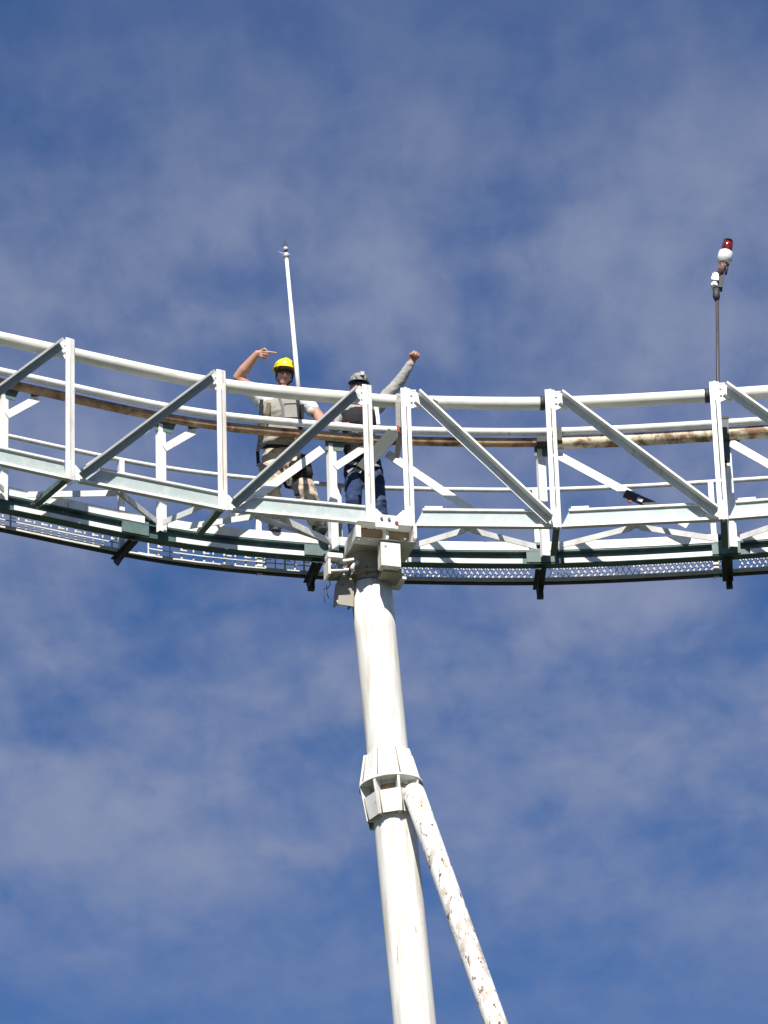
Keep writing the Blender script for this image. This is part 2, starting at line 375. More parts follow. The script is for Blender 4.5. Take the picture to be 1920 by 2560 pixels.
flat(757, 1096, .60, .04, .055, .02, M_WHITE, 'number_tag', truss)
# pipe collars beside the uprights of the right half
for px in (1360, 1772):
    s = S_at(px - 2); obj('rail_collar', MB().tube(run(s - .03, s + .015, 0, Z_TOP, 2), .066, 18), M_DARK, truss)
# ---- bracing between the two bottom chords
def lower_brace(px0, o0, z0, px1, o1, z1, w=.07, m=None):
    a = P(S_at(px0, o0, z0), o0, z0); b = P(S_at(px1, o1, z1), o1, z1); ax = (b - a).normalized(); side = ax.cross(UP).normalized(); up = side.cross(ax)
    if side.y > 0: side = -side
    obj('lower_brace', MB().prof(a, b, [(0, 0), (w, 0), (w, -.010), (.010, -.010), (.010, -w * .8), (0, -w * .8)], -side, up), m or M_WHITE, truss)
ZF, ZR = 23.03, 23.19
for apex, feet in ((-80, (-180, 10)), (300, (70, 392)), (640, (470, 820)), (1170, (1035, 1340)), (1590, (1395, 1790)), (2010, (1850, 2200))):
    for fx in feet: lower_brace(apex + (8 if fx > apex else -8), .02, ZF, fx, .64, ZR)
lower_brace(490, .02, ZF, 408, .64, ZR); lower_brace(715, .02, ZF, 828, .66, ZR, .08)
for k, s in enumerate(NS[1:-1]):
    i = k + 1
    if i in (OFFI + 3, OFFI + 4): continue
    p, t, n = ptn(s); a = P(s, -.02, ZF - .03); b = P(s, .66, ZF + .04)
    obj('cross_beam', MB().prof(a, b, [(-.03, 0), (.03, 0), (.03, .012), (.006, .012), (.006, .075), (-.006, .075), (-.006, .012), (-.03, .012)], t, UP), M_TEAL2, truss)

# ------------------------------------------------------------------ catwalk behind the truss
cat = thing('catwalk', 'narrow teal and white catwalk with open grating that the two workers stand on', 'walkway', P(S_at(960), 1.0, 23.1))
c0, c1 = s_l + .1, s_r - .1
cuts = [c0] + [s for s in rear_s[1:-1]] + [c1]
obj('deck', ribbon(MB(), c0, c1, .80, 1.03, 23.262, 23.290), M_TEAL2, cat)
for a, b in zip(cuts, cuts[1:]):
    obj('edge_beam', ribbon(MB(), a + .05, b - .10, .785, .797, 23.200, 23.286), M_WHITE, cat)
obj('girder', ribbon(MB(), c0, c1, .835, .85, 23.075, 23.258), M_TEAL, cat)
gird2 = MB(); ribbon(gird2, c0, c1, .79, .90, 23.185, 23.197); ribbon(gird2, c0, c1, .80, .90, 23.068, 23.074)
obj('girder_flange', gird2, M_TEAL, cat)
for k, (a, b) in enumerate(zip(cuts, cuts[1:])):
    st = MB(); ribbon(st, a + .18, b - .16, .815, .828, 23.075, 23.128); obj('lower_stringer', st, M_GALV if k % 3 == 5 else M_WHITE, cat)
# mesh bays along the outer edge: coarse ladder bars in the left half, fine mesh in the right half
s_mid = S_at(960, 1.0, 23.1)
for a, b in zip(cuts, cuts[1:]):
    gmb = MB(); a2, b2 = a + .07, b - .07
    coarse = (a + b) / 2 < s_mid; zb_, zt_m = 23.125, 23.262
    for z in ((zb_, 23.183, zt_m) if coarse else (zb_, zt_m)): ribbon(gmb, a2, b2, 1.200, 1.206, z - .005, z + .005)
    stp = .080 if coarse else .052; nb = int((b2 - a2) / stp)
    for i in range(nb + 1):
        s = a2 + (b2 - a2) * i / nb; p, t, n = ptn(s)
        if coarse:
            jit = random.uniform(-.004, .004)
            gmb.box(P(s + jit, 1.210, (zb_ + zt_m) / 2), t, n, UP, .017 if i % 2 else .012, .006, zt_m - zb_)
            gmb.box(P(s + .03 + jit, 1.210, 23.222), t, n, UP, .045, .004, .010) if i % 2 else None
        elif i < nb:
            for q0, q1, oo in ((P(s, 1.210, zb_), P(s + stp * 1.3, 1.210, zt_m), 0), (P(s + stp * 1.3, 1.215, zb_), P(s, 1.215, zt_m), 1)):
                ax = (q1 - q0).normalized(); gmb.prof(q0, q1, [(-.0035, -.002), (.0035, -.002), (.0035, .002), (-.0035, .002)], n.cross(ax), n)
    fl = MB()
    for o in (1.06, 1.10, 1.14, 1.18): ribbon(fl, a2, b2, o, o + .006, 23.27, 23.284)
    obj('floor_bars', fl, M_GALV, cat)
    obj('toe_mesh', gmb, M_WHITE, cat)
fe = MB(); ribbon(fe, c0, c1, 1.192, 1.199, 23.084, 23.124)
obj('outer_edge_angle', fe, M_WHITE, cat)
fe = MB(); ribbon(fe, c0, c1, 1.190, 1.235, 23.068, 23.0825)
obj('outer_edge_flange', fe, M_DARK, cat)  # shade under the outer edge put in as a dark colour
# handrail
hr = MB().tube(run(c0, c1, 1.22, 24.06), .022, 10); obj('handrail', hr, M_WHITE, cat)
for px in (-110, 300, 640, 842, 1335, 1345 + 430, 2150):
    s = S_at(px, 1.2, 23.7); c = P(s, 1.2, 0); p, t, n = ptn(s)
    obj('handrail_post', MB().prof(c + UP * 23.06, c + UP * 24.06, angle(.05, .05, .008), t, n), M_WHITE, cat)
# brackets under the catwalk
for px in (-80, 322, 788, 1352, 1818, 2200):
    s = S_at(px, .95, 23.05); p, t, n = ptn(s); c = P(s, 0, 0)
    b = MB()
    b.plate([c + n * .83 + UP * 23.06 - t * .02, c + n * 1.26 + UP * 23.045 - t * .02, c + n * 1.26 + UP * 23.01 - t * .02, c + n * 1.18 + UP * 22.935 - t * .02, c + n * 1.13 + UP * 22.945 - t * .02, c + n * .83 + UP * 23.02 - t * .02], t, .014)
    if px > 700: b.box(c + n * 1.19 + UP * 22.985 + t * .01, t, n, UP, .06, .05, .115 if px < 1000 or px > 1500 else .15)
    b.box(c + n * 1.04 + UP * 23.035, t, n, UP, .10, .42, .012)
    obj('bracket', b, M_DARK, cat)
    b = MB().box(P(s, .80, 23.15) , t, n, UP, .26, .02, .14); obj('bracket_plate', b, M_TEAL2, cat)

# ------------------------------------------------------------------ support column
YC = P(S_at(930), .36, 0).y
ptop = at_y(927, 1462, YC); plow = at_y(1037, 2560, YC); dirp = (plow - ptop).normalized()
pbot = ptop + dirp * ((ptop.z - 0.02) / -dirp.z)
colm = thing('support_column', 'white painted tubular steel column with a faceted collar, slanting brace and head block', 'column', pbot)
pn = int((ptop - pbot).length / .5)
obj('pole', MB().tube([pbot.lerp(ptop, i / pn) for i in range(pn + 1)], .186, 40), M_POLE, colm)
ax = -dirp; right = Vector((1, 0, 0)); right = (right - ax * right.dot(ax)).normalized(); back = ax.cross(right)       # back points to +Y
if back.y < 0: back = -back
obj('base_plate', MB().box(pbot + UP * .0, Vector((1, 0, 0)), Vector((0, 1, 0)), UP, 1.0, 1.0, .06), M_HEAD, colm)
def on_axis(py):
    lo, hi = 0.0, 1.0
    for _ in range(40):
        m = (lo + hi) / 2; q = CAM_R.transposed() @ (ptop.lerp(pbot, m) - CAM_P)
        if 1280 - FPX * q.y / -q.z < py: lo = m
        else: hi = m
    return ptop.lerp(pbot, lo)
def ring(c, r, ns, ph=0.0): return [c + (right * math.cos(2 * math.pi * (k + ph) / ns) + back * math.sin(2 * math.pi * (k + ph) / ns)) * r for k in range(ns)]
def loft(mb, ra, rb, smooth=False):
    k = len(ra); va = [mb.bm.verts.new(p) for p in ra]; vb = [mb.bm.verts.new(p) for p in rb]
    for i in range(k):
        f = mb.bm.faces.new((va[i], va[(i + 1) % k], vb[(i + 1) % k], vb[i])); f.smooth = smooth
    return va, vb
cm = on_axis(1968); NF = 8; PH = .30
z_up, z_lo = .30, -.335
collar = obj('collar', MB().tube([cm - ax * .012, cm + ax * .012], .285, 32), M_WHITE, colm)     # the ring plate
m = MB()
ra, rb = ring(cm + ax * .014, .272, NF, PH), ring(cm + ax * z_up, .212, NF, PH)
va, vb = loft(m, ra, rb); m.bm.faces.new(vb)
obj('upper_cone', m, M_WHITE, collar)
for k in range(NF):
    a = 2 * math.pi * (k + PH) / NF; d = right * math.cos(a) + back * math.sin(a); td = ax.cross(d)
    m = MB().plate([cm + d * .18 + ax * .015 - td * .009, cm + d * .285 + ax * .015 - td * .009, cm + d * .222 + ax * (z_up + .005) - td * .009, cm + d * .18 + ax * (z_up + .005) - td * .009], td, .018); obj('fin', m, M_WHITE, collar)
    m = MB().plate([cm + d * .18 - ax * .013 - td * .011, cm + d * .283 - ax * .013 - td * .011, cm + d * .252 + ax * (z_lo - .004) - td * .011, cm + d * .18 + ax * (z_lo - .004) - td * .011], td, .022); obj('fin', m, M_WHITE, collar)
    for r0, z0_, r1, z1_ in ((.274, .016, .214, z_up), (.271, -.125, .248, z_lo)):
        for da in (.10,):
            d2_ = right * math.cos(a + da) + back * math.sin(a + da); kf = math.cos(math.pi / NF) / math.cos(math.pi / NF - abs(da))
            obj('weld_seam', MB().tube([cm + d2_ * r0 * kf + ax * z0_, cm + d2_ * r1 * kf + ax * z1_], .007, 6), M_SEAM, collar)
m = MB()       # lower skirt panels stop short of the ring plate and leave dark pockets
ra, rb = ring(cm - ax * .125, .268, NF, PH), ring(cm + ax * z_lo, .246, NF, PH)
loft(m, ra, rb); rc, rd = ring(cm - ax * .125, .256, NF, PH), ring(cm + ax * z_lo, .236, NF, PH); loft(m, rc, rd)
obj('lower_skirt', m, M_WHITE, collar)
obj('rust_ring', MB().tube([cm - ax * .05, cm - ax * .11], .197, 32), M_RUSTY, collar)
# slanting brace: from the collar down towards the front right
b0 = at_y(1036, 1985, YC - .27); b1 = at_y(1240, 2560, YC - .95); bd = (b1 - b0).normalized(); bend = b0 + bd * ((b0.z - .02) / -bd.z)
nb = 40
obj('brace', MB().tube([b0.lerp(bend, i / nb) for i in range(nb + 1)], .096, 28), M_BRACE, colm)
bs = bd.cross(Vector((0, 1, 0))).normalized()
lug = MB().plate([b0 - bd * .14 - bs * .03 + Vector((0, .14, 0)), b0 - bd * .14 + bs * .03 + Vector((0, .14, 0)), b0 + bd * .08 + bs * .06 - Vector((0, .03, 0)), b0 + bd * .08 - bs * .06 - Vector((0, .03, 0))], Vector((0, -1, 0)), .05)
lug.ball(b0 + bd * .0, .098, .098, .098, seg=20)
obj('brace_lug', lug, M_WHITE, colm)
# ---- head of the column
def hp(px, py, off): 
    s = S_at(px, off, 23.0)
    for _ in range(3): q = at_y(px, py, P(s, off, 0).y); s = S_at(px, off, q.z)
    return at_y(px, py, P(s, off, 0).y)
hs = S_at(966, 0, 23.0); hpnt, ht, hn = ptn(hs)
def hbox(x0, y0, x1, y1, o0, o1, m, name, par=None):
    """block whose front face fills the surveyed corners at distance o0, reaching back to o1"""
    a = hp(x0, y0, o0); b = hp(x1, y1, o0); c = (a + b) / 2; w = abs((b - a).dot(ht)); h = abs(b.z - a.z)
    return obj(name, MB().box(c + hn * ((o1 - o0) / 2), ht, hn, UP, w, o1 - o0, h), m, par if par else colm)
head = hbox(903, 1313, 1034, 1345, .03, .07, M_WOOD, 'timber_packing')
hbox(893, 1302, 1042, 1313, -.10, .30, M_WHITE, 'head_flange')
hbox(888, 1344, 1044, 1353, -.10, .30, M_WHITE, 'head_flange')
hbox(889, 1312, 903, 1345, -.095, .28, M_PIPE, 'head_stiffener')
hbox(1033, 1312, 1043, 1345, -.095, .28, M_WHITE, 'head_stiffener')
hbox(964, 1312, 972, 1345, -.09, .28, M_WHITE, 'head_stiffener')
bp = hbox(938, 1285, 996, 1321, -.135, -.105, M_WHITE, 'bolt_plate')
for x, y in ((953, 1297), (972, 1299)):
    q = hp(x, y, -.135); obj('bolt', MB().tube([q - hn * .02, q + hn * .02], .013, 12), M_BOLT, bp)
for x, y in ((990, 1311), (934, 1322), (1022, 1324), (912, 1322)):
    q = hp(x, y, -.11 if x == 990 else .03); obj('bolt', MB().tube([q - hn * .03, q + hn * .03], .018, 10), M_REDPAINT, colm)
hbox(951, 1354, 1003, 1416, -.09, .02, M_POLE, 'front_box')
# capital: funnel between the head plate and the pole, flange ring at its foot
cap = MB(); zt_ = hp(930, 1350, .3).z
cc = Vector((ptop.x, ptop.y, 0))
levels = [(ptop.z - .02, .20, .20), (ptop.z + .06, .205, .205), (ptop.z + .16, .235, .23), (ptop.z + .26, .22, .25), (zt_ - .02, .20, .27)]
prev = None
for z, rx, ry in levels:
    sh = (ptop + ax * ((z - ptop.z) / ax.z)); r_ = [cap.bm.verts.new(Vector((sh.x, sh.y, z)) + Vector((math.cos(2 * math.pi * k / 24) * rx, math.sin(2 * math.pi * k / 24) * ry, 0))) for k in range(24)]
    if prev:
        for k in range(24): cap.bm.faces.new((prev[k], prev[(k + 1) % 24], r_[(k + 1) % 24], r_[k])).smooth = True
    prev = r_
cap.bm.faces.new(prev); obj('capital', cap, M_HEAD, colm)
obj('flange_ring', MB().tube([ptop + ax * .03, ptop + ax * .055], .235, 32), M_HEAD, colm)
for k in range(10):
    a = 2 * math.pi * (k + .3) / 10; q = ptop + (right * math.cos(a) + back * math.sin(a)) * .215
    obj('bolt', MB().tube([q + ax * .005, q + ax * .08], .013, 8), M_BOLT, colm)
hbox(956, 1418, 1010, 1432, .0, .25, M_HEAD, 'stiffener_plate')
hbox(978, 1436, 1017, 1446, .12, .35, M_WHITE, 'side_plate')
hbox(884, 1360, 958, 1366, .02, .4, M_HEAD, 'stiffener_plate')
# curved lit rib, side cup, lower bracket
q = [hp(896, 1405, .15), hp(884, 1411, .13), hp(880, 1420, .13), hp(884, 1428, .15)]
obj('curved_rib', MB().tube(q, .02, 10), M_WHITE, colm)
q0 = hp(822, 1432, .12); q1 = hp(874, 1429, .12); wv = (q1 - q0).normalized(); cu = MB(); nk = 9; prv = None
for k in range(nk + 1):                                          # half-round saddle, open at the top
    a = math.pi * k / nk; c_ = (q0 + q1) / 2 + UP * .115
    o_ = [c_ - wv * math.cos(a) * r_ - UP * math.sin(a) * r_ * .95 + hn * dd for r_, dd in ((.098, 0), (.098, .22), (.086, .22), (.086, 0))]
    o_ = [cu.bm.verts.new(p) for p in o_]
    if prv:
        for q in range(4): cu.bm.faces.new((prv[q], prv[(q + 1) % 4], o_[(q + 1) % 4], o_[q]))
    else: cu.bm.faces.new(o_)
    prv = o_
cu.bm.faces.new(prv[::-1])
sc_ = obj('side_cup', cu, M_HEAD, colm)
obj('rim', MB().box((q0 + q1) / 2 + UP * .02, wv, hn, UP, .17, .03, .018), M_PIPE, sc_)
obj('side_leg', MB().box(hp(818, 1425, .10), ht, hn, UP, .022, .16, .15), M_PIPE, colm)
arm = MB(); a_ = hp(817, 1390, .08); b_ = hp(852, 1397, .08)
arm.box((a_ + b_) / 2, ht, hn, UP, .14, .10, .045); arm.box(b_ + ht * .06 + hn * .03, (ht * .9 + UP * .25).normalized(), hn, (UP * .9 - ht * .25).normalized(), .14, .05, .02)
obj('side_arm', arm, M_WHITE, colm)
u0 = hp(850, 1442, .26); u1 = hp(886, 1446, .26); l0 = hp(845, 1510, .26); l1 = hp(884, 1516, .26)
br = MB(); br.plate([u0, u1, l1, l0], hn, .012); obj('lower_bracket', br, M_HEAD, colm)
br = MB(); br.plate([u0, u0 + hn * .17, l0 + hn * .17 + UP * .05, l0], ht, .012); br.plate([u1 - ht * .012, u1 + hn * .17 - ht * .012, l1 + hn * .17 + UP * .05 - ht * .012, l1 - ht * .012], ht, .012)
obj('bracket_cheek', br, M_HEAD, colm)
for px, py, o_ in ((856, 1462, .26), (876, 1464, .26), (963, 1366, -.09), (896, 1349, -.10), (920, 1349, -.10), (1036, 1349, -.10), (1012, 1349, -.10)):
    q = hp(px, py, o_); obj('bolt', MB().tube([q - hn * .012, q + hn * .004], .011, 8), M_BOLT if o_ > 0 else M_HEAD, colm)
obj('bracket_tip', MB().box(hp(848, 1509, .285), ht, hn, (UP - ht * .5).normalized(), .035, .03, .05), M_WHITE, colm)
for k, (x0, y0, x1, y1, x2, y2) in enumerate(((812, 1470, 810, 1490, 813, 1507), (816, 1462, 818, 1486, 822, 1496), (820, 1440, 826, 1462, 816, 1474))):
    obj('loose_wire', MB().tube([hp(x0, y0, .35), hp(x1, y1, .35), hp(x2, y2, .35)], .004, 6), M_DARK, colm)

# ------------------------------------------------------------------ lightning rod
yr = P(S_at(748), .085, 0).y
rb_, rt_ = at_y(748, 992, yr), at_y(716, 642, yr)
rod = thing('lightning_rod', 'tall thin white rod with pointed tip, on the top rail beside the yellow helmet', 'rod', rb_)
dr = (rt_ - rb_).normalized()
obj('shaft', MB().tube([rb_, rb_.lerp(rt_, .33), rb_.lerp(rt_, .331), rb_.lerp(rt_, .66), rb_.lerp(rt_, .661), rt_], [.0215, .0215, .0195, .0195, .0175, .0165], 14), M_WHITE, rod)
obj('clamp', MB().box(rb_ + UP * .02, Vector((1, 0, 0)), Vector((0, 1, 0)), UP, .05, .08, .05), M_DARK, rod)
obj('head_fitting', MB().tube([rt_ - dr * .01, rt_ + dr * .035], .026, 14), M_GALV, rod)
obj('glass_ball', MB().ball(rt_ + dr * .085, .024), M_GALV, rod)
obj('tip', MB().tube([rt_ + dr * .03, rt_ + dr * .12, rt_ + dr * .13, rt_ + dr * .175], [.016, .017, .012, .003], 10), M_DARK, rod)
for d, ln in ((Vector((-1, 0, .55)), .085), (Vector((1, 0, .12)), .045), (Vector((-.7, 0, -.2)), .035)):
    d = d.normalized(); obj('spike', MB().tube([rt_ + dr * .02, rt_ + dr * .02 + d * ln], [.004, .002], 8), M_GALV, rod)

# ------------------------------------------------------------------ red obstruction light on its conduit
yb = P(S_at(1795), .06, 0).y
def bp_(x, y, dy=0): return at_y(x, y, yb + dy)
bea = thing('obstruction_light', 'red glass warning light with white base on a thin dark conduit above the right upright', 'warning light', bp_(1797, 1290))
obj('conduit', MB().tube([bp_(1797, 1290), bp_(1797, 1130), bp_(1795, 985), bp_(1793, 742)], .0165, 10), mat('brown_conduit', (.055, .048, .055), .5, dirt=(.12, .06, .05), dirt_amt=.6), bea)
obj('conduit_fitting', MB().tube([bp_(1792, 752), bp_(1791, 742), bp_(1790, 722)], [.02, .034, .030], 12), M_DARK, bea)
c = bp_(1787, 703); e = Matrix.Rotation(R(10), 3, 'Y')
bx, bz = e @ Vector((1, 0, 0)), e @ UP
jb = MB().box(c, bx, Vector((0, 1, 0)), bz, .058, .10, .15); bmesh.ops.bevel(jb.bm, geom=list(jb.bm.edges), offset=.012, segments=2, affect='EDGES')
obj('junction_box', jb, M_WHITE, bea)
obj('box_lid', MB().box(c + bz * .0 - Vector((0, .055, 0)), bx, Vector((0, 1, 0)), bz, .066, .012, .035), M_GALV, bea)
obj('box_cover', MB().box(bp_(1801, 708, .02), bx, Vector((0, 1, 0)), bz, .05, .09, .13), M_DARK, bea)
obj('neck', MB().tube([bp_(1797, 692), bp_(1803, 674), bp_(1809, 658)], [.03, .034, .042], 14), mat('rusty_neck', (.09, .035, .03), .6, dirt=(.4, .3, .27), dirt_amt=.7, dirt_scale=14, lo=.5, hi=.6), bea)
obj('neck_strut', MB().tube([bp_(1814, 686), bp_(1820, 658)], .012, 8), M_DARK, bea)
d_ = (bp_(1822, 597) - bp_(1809, 660)).normalized(); q = bp_(1812, 645)
obj('lamp_base', MB().tube([q - d_ * .066, q - d_ * .054, q - d_ * .020, q - d_ * .014, q + d_ * .03, q + d_ * .062, q + d_ * .075], [.032, .056, .067, .070, .069, .064, .046], 24), mat('lamp_enamel', (.78, .78, .77), .35, var=.03), bea)
lens = mat('red_glass', (.19, .008, .008), .12, var=.1, spec=.6)
obj('red_lens', MB().tube([q + d_ * .072, q + d_ * .08, q + d_ * .16, q + d_ * .178, q + d_ * .185], [.044, .048, .046, .036, .012], 24), lens, bea)
cage = MB()
u_ = d_.cross(Vector((0, 1, 0))).normalized(); v_ = d_.cross(u_)
for k in range(4):
    a = math.pi / 4 + k * math.pi / 2 + .3; o_ = u_ * math.cos(a) + v_ * math.sin(a)
    cage.tube([q + d_ * .07 + o_ * .053, q + d_ * .17 + o_ * .053, q + d_ * .198 + o_ * .025, q + d_ * .2], .005, 6)
cage.tube([q + d_ * .185, q + d_ * .197], [.044, .04], 20)
obj('lens_guard', cage, M_DARK, bea)
# dark control box strapped behind the right upright
ctl = thing('control_box', 'long dark grey control box strapped behind the upright below the red warning light', 'control box', hp(1812, 1155, .35))
m = MB(); a, b = hp(1810, 1052, .35), hp(1815, 1152, .35); z_ = (a - b).normalized()
m.box((a + b) / 2, Vector((1, 0, 0)), Vector((0, 1, 0)), z_, .075, .09, (a - b).length); obj('case', m, mat('dark_grey_case', (.075, .09, .095), .5), ctl)
obj('cap', MB().box(a + UP * .012, Vector((1, 0, 0)), Vector((0, 1, 0)), UP, .085, .10, .03), M_DARK, ctl)
obj('strap', MB().box(a.lerp(b, .55), Vector((1, 0, 0)), Vector((0, 1, 0)), UP, .084, .10, .03), M_DARK, ctl)
obj('cable', MB().tube([b, hp(1812, 1200, .35), hp(1808, 1262, .3), hp(1806, 1300, .25)], .009, 8), M_DARK, ctl)
# ------------------------------------------------------------------ people
def chain(out, pts, rad):
    """tapered run of spheres through pts with a radius at each point"""
    for i in range(len(pts) - 1):
        a, b, ra, rb = pts[i], pts[i + 1], rad[i], rad[i + 1]; n = max(1, int((b - a).length / (min(ra, rb) * .35)))
        for k in range(n + (1 if i == len(pts) - 2 else 0)):
            f = k / n; out.append((a.lerp(b, f), (ra + (rb - ra) * f,) * 3, None))
def ell(out, c, rx, ry, rz, rot=None): out.append((c, (rx, ry, rz), rot))
def unit_sphere(n=14, k=9):
    v = [(0, 0, 1)]; f = []
    for j in range(1, k):
        a = math.pi * j / k; v += [(math.sin(a) * math.cos(2 * math.pi * i / n), math.sin(a) * math.sin(2 * math.pi * i / n), math.cos(a)) for i in range(n)]
    v.append((0, 0, -1)); L_ = len(v) - 1
    for i in range(n): f.append((0, 1 + i, 1 + (i + 1) % n)); f.append((L_, L_ - n + (i + 1) % n, L_ - n + i))
    for j in range(k - 2):
        for i in range(n): a = 1 + j * n; f.append((a + i, a + n + i, a + n + (i + 1) % n, a + (i + 1) % n))
    return v, f
SPH_V, SPH_F = unit_sphere()
def fuse(name, parts, m, parent, voxel=.008, smooth=4, wrinkle=0.0, wscale=14.0, loc=None, seg=14):
    """one continuous closed surface from the union of the ellipsoids"""
    vs, fs = [], []
    for c, r3, rot in parts:
        b0_ = len(vs)
        for q in SPH_V:
            q = Vector((q[0] * r3[0], q[1] * r3[1], q[2] * r3[2]))
            vs.append(c + (rot @ q if rot else q))
        fs.extend([tuple(b0_ + i for i in f) for f in SPH_F])
    me = bpy.data.meshes.new(name); me.from_pydata(vs, [], fs)
    o = bpy.data.objects.new(name, me); COL.objects.link(o)
    md = o.modifiers.new('r', 'REMESH'); md.mode = 'VOXEL'; md.voxel_size = voxel; md.use_smooth_shade = True
    if smooth: sm = o.modifiers.new('s', 'SMOOTH'); sm.iterations = smooth; sm.factor = .5
    dg = bpy.context.evaluated_depsgraph_get(); nm = bpy.data.meshes.new_from_object(o.evaluated_get(dg))
    bpy.data.objects.remove(o); bm = bmesh.new(); bm.from_mesh(nm)
    if wrinkle:
        bm.normal_update()
        for v in bm.verts:
            q = v.co * wscale; w = noise.noise((q.x * .8, q.y * .8, q.z * 1.5)) + .5 * noise.noise((q.x * 2.1 + 3, q.y * 2.1, q.z * 3.2))
            v.co += v.normal * (w * wrinkle)
    for f in bm.faces: f.smooth = True
    return obj(name, bm, m, parent, loc)
def hand(out, wrist, d, palm_n, size=1.0, pose='fist'):
    """palm, four separate bent fingers and a thumb; d runs from the wrist to the knuckles, palm_n out of the palm"""
    d = d.normalized(); palm_n = (palm_n - d * palm_n.dot(d)).normalized(); s = d.cross(palm_n)      # s: towards the little finger
    k = wrist + d * .085 * size
    for f in (-.5, 0, .5):
        chain(out, [wrist + s * f * .03 * size + d * .01, k + s * f * .056 * size], [.017 * size, .0145 * size])
    for i, (off, ln) in enumerate(((-.031, .90), (-.0105, 1.0), (.0105, .95), (.030, .78))):
        b = k + s * off * size; l1, l2, l3 = .043 * ln * size, .027 * ln * size, .021 * ln * size
        if pose == 'point' and i == 0: angs = (0.05, .10, .15)
        elif pose == 'open': angs = (.25, .55, .8)
        elif pose == 'grip': angs = (.7, 1.9, 2.7)
        else: angs = (1.35, 2.75, 3.7)
        p = [b]
        for l, a in zip((l1, l2, l3), angs): p.append(p[-1] + (d * math.cos(a) + palm_n * math.sin(a)) * l)
        chain(out, p, [.0098 * size, .0092 * size, .0086 * size, .0075 * size])
    t0 = wrist + d * .028 * size - s * .028 * size
    if pose == 'open': tp = [t0, t0 + (d * .6 - s * .8).normalized() * .04, t0 + (d * .75 - s * .65).normalized() * .072]
    else: tp = [t0, t0 + (d * .75 - s * .5 + palm_n * .45).normalized() * .038 * size, t0 + (d * .92 - s * .1 + palm_n * .75).normalized() * .062 * size]
    chain(out, tp, [.0125 * size, .0108 * size, .0085 * size])
def head_parts(out, c, rot, s=1.0):
    def h(x, y, z): return c + rot @ (Vector((x, y, z)) * s)      # x: picture right, y: backwards, z: up
    ell(out, h(0, .008, .03), .074 * s, .092 * s, .088 * s, rot)   # cranium
    ell(out, h(0, -.018, -.035), .061 * s, .066 * s, .078 * s, rot)
    ell(out, h(0, -.045, -.088), .036 * s, .034 * s, .028 * s, rot)        # chin
    ell(out, h(0, -.005, -.070), .052 * s, .055 * s, .042 * s, rot)        # jaw
    chain(out, [h(0, -.083, .012), h(0, -.094, -.012), h(0, -.103, -.032)], [.010 * s, .0115 * s, .0145 * s])
    for sx in (-1, 1):
        ell(out, h(sx * .012, -.088, -.034), .010 * s, .012 * s, .009 * s, rot)
        ell(out, h(sx * .036, -.062, -.020), .024 * s, .022 * s, .020 * s, rot)   # cheek
        ell(out, h(sx * .030, -.073, .026), .024 * s, .014 * s, .009 * s, rot)    # brow
        ell(out, h(sx * .075, .010, -.005), .009 * s, .020 * s, .032 * s, rot)    # ear
    chain(out, [h(-.022, -.076, -.058), h(0, -.084, -.056), h(.022, -.076, -.058)], [.006 * s, .009 * s, .006 * s])
    chain(out, [h(-.018, -.075, -.070), h(0, -.082, -.071), h(.018, -.075, -.070)], [.006 * s, .009 * s, .006 * s])
    return h
SKIN = mat('tanned_skin', (.50, .27, .19), .55, var=.10, dirt=(.42, .19, .13), dirt_amt=.6, dirt_scale=22)
SKIN2 = mat('sunburnt_skin', (.52, .26, .19), .55, var=.10, dirt=(.45, .17, .13), dirt_amt=.6, dirt_scale=22)
VEST = mat('pale_stone_vest', (.31, .295, .26), .9, var=.10, dirt=(.20, .19, .165), dirt_amt=.5, dirt_scale=10, bump=.15)
TEE = mat('white_cotton', (.78, .78, .77), .9, var=.05)
KHAKI = mat('desert_camouflage', (.56, .48, .37), .95, var=.12, dirt=(.30, .215, .14), dirt_amt=.8, dirt_scale=13, lo=.50, hi=.56, dirt2=(.56, .52, .44), d2=(.56, .60, 10.0), bump=.15)
BLACKF = mat('black_fabric', (.014, .014, .018), .9, var=.3, dirt=(.05, .05, .06), dirt_amt=.5, dirt_scale=20)
OLIVE = mat('olive_webbing', (.13, .10, .05), .9)
BOOT = mat('dark_brown_boot', (.028, .024, .022), .6, dirt=(.10, .09, .08), dirt_amt=.6)
JEANS = mat('blue_denim', (.022, .040, .105), .95, var=.3, dirt=(.10, .14, .21), dirt_amt=.8, dirt_scale=8, lo=.5, hi=.66, bump=.15)
GREYF = mat('grey_melange_sleeve', (.36, .35, .335), .9, var=.1, dirt=(.24, .23, .22), dirt_amt=.6, dirt_scale=25)
YEL = mat('yellow_helmet_plastic', (.95, .72, .03), .3, var=.04, dirt=(.75, .42, .03), dirt_amt=.4, dirt_scale=18)
LENS = mat('dark_lens', (.006, .006, .007), .15, var=.1)
EYE = mat('eye_white', (.6, .58, .55), .3); IRIS = mat('iris', (.03, .02, .015), .2)
LIP = mat('lip', (.30, .10, .08), .5)
def strap(name, pts, w, m, parent, facing=Vector((0, -1, 0)), th=.006):
    mb = MB()
    for a, b in zip(pts, pts[1:]):
        ax = (b - a).normalized(); sd = ax.cross(facing).normalized(); nn = sd.cross(ax)
        mb.prof(a - ax * .004, b + ax * .004, [(-w / 2, -th / 2), (w / 2, -th / 2), (w / 2, th / 2), (-w / 2, th / 2)], sd, nn)
    return obj(name, mb, m, parent)
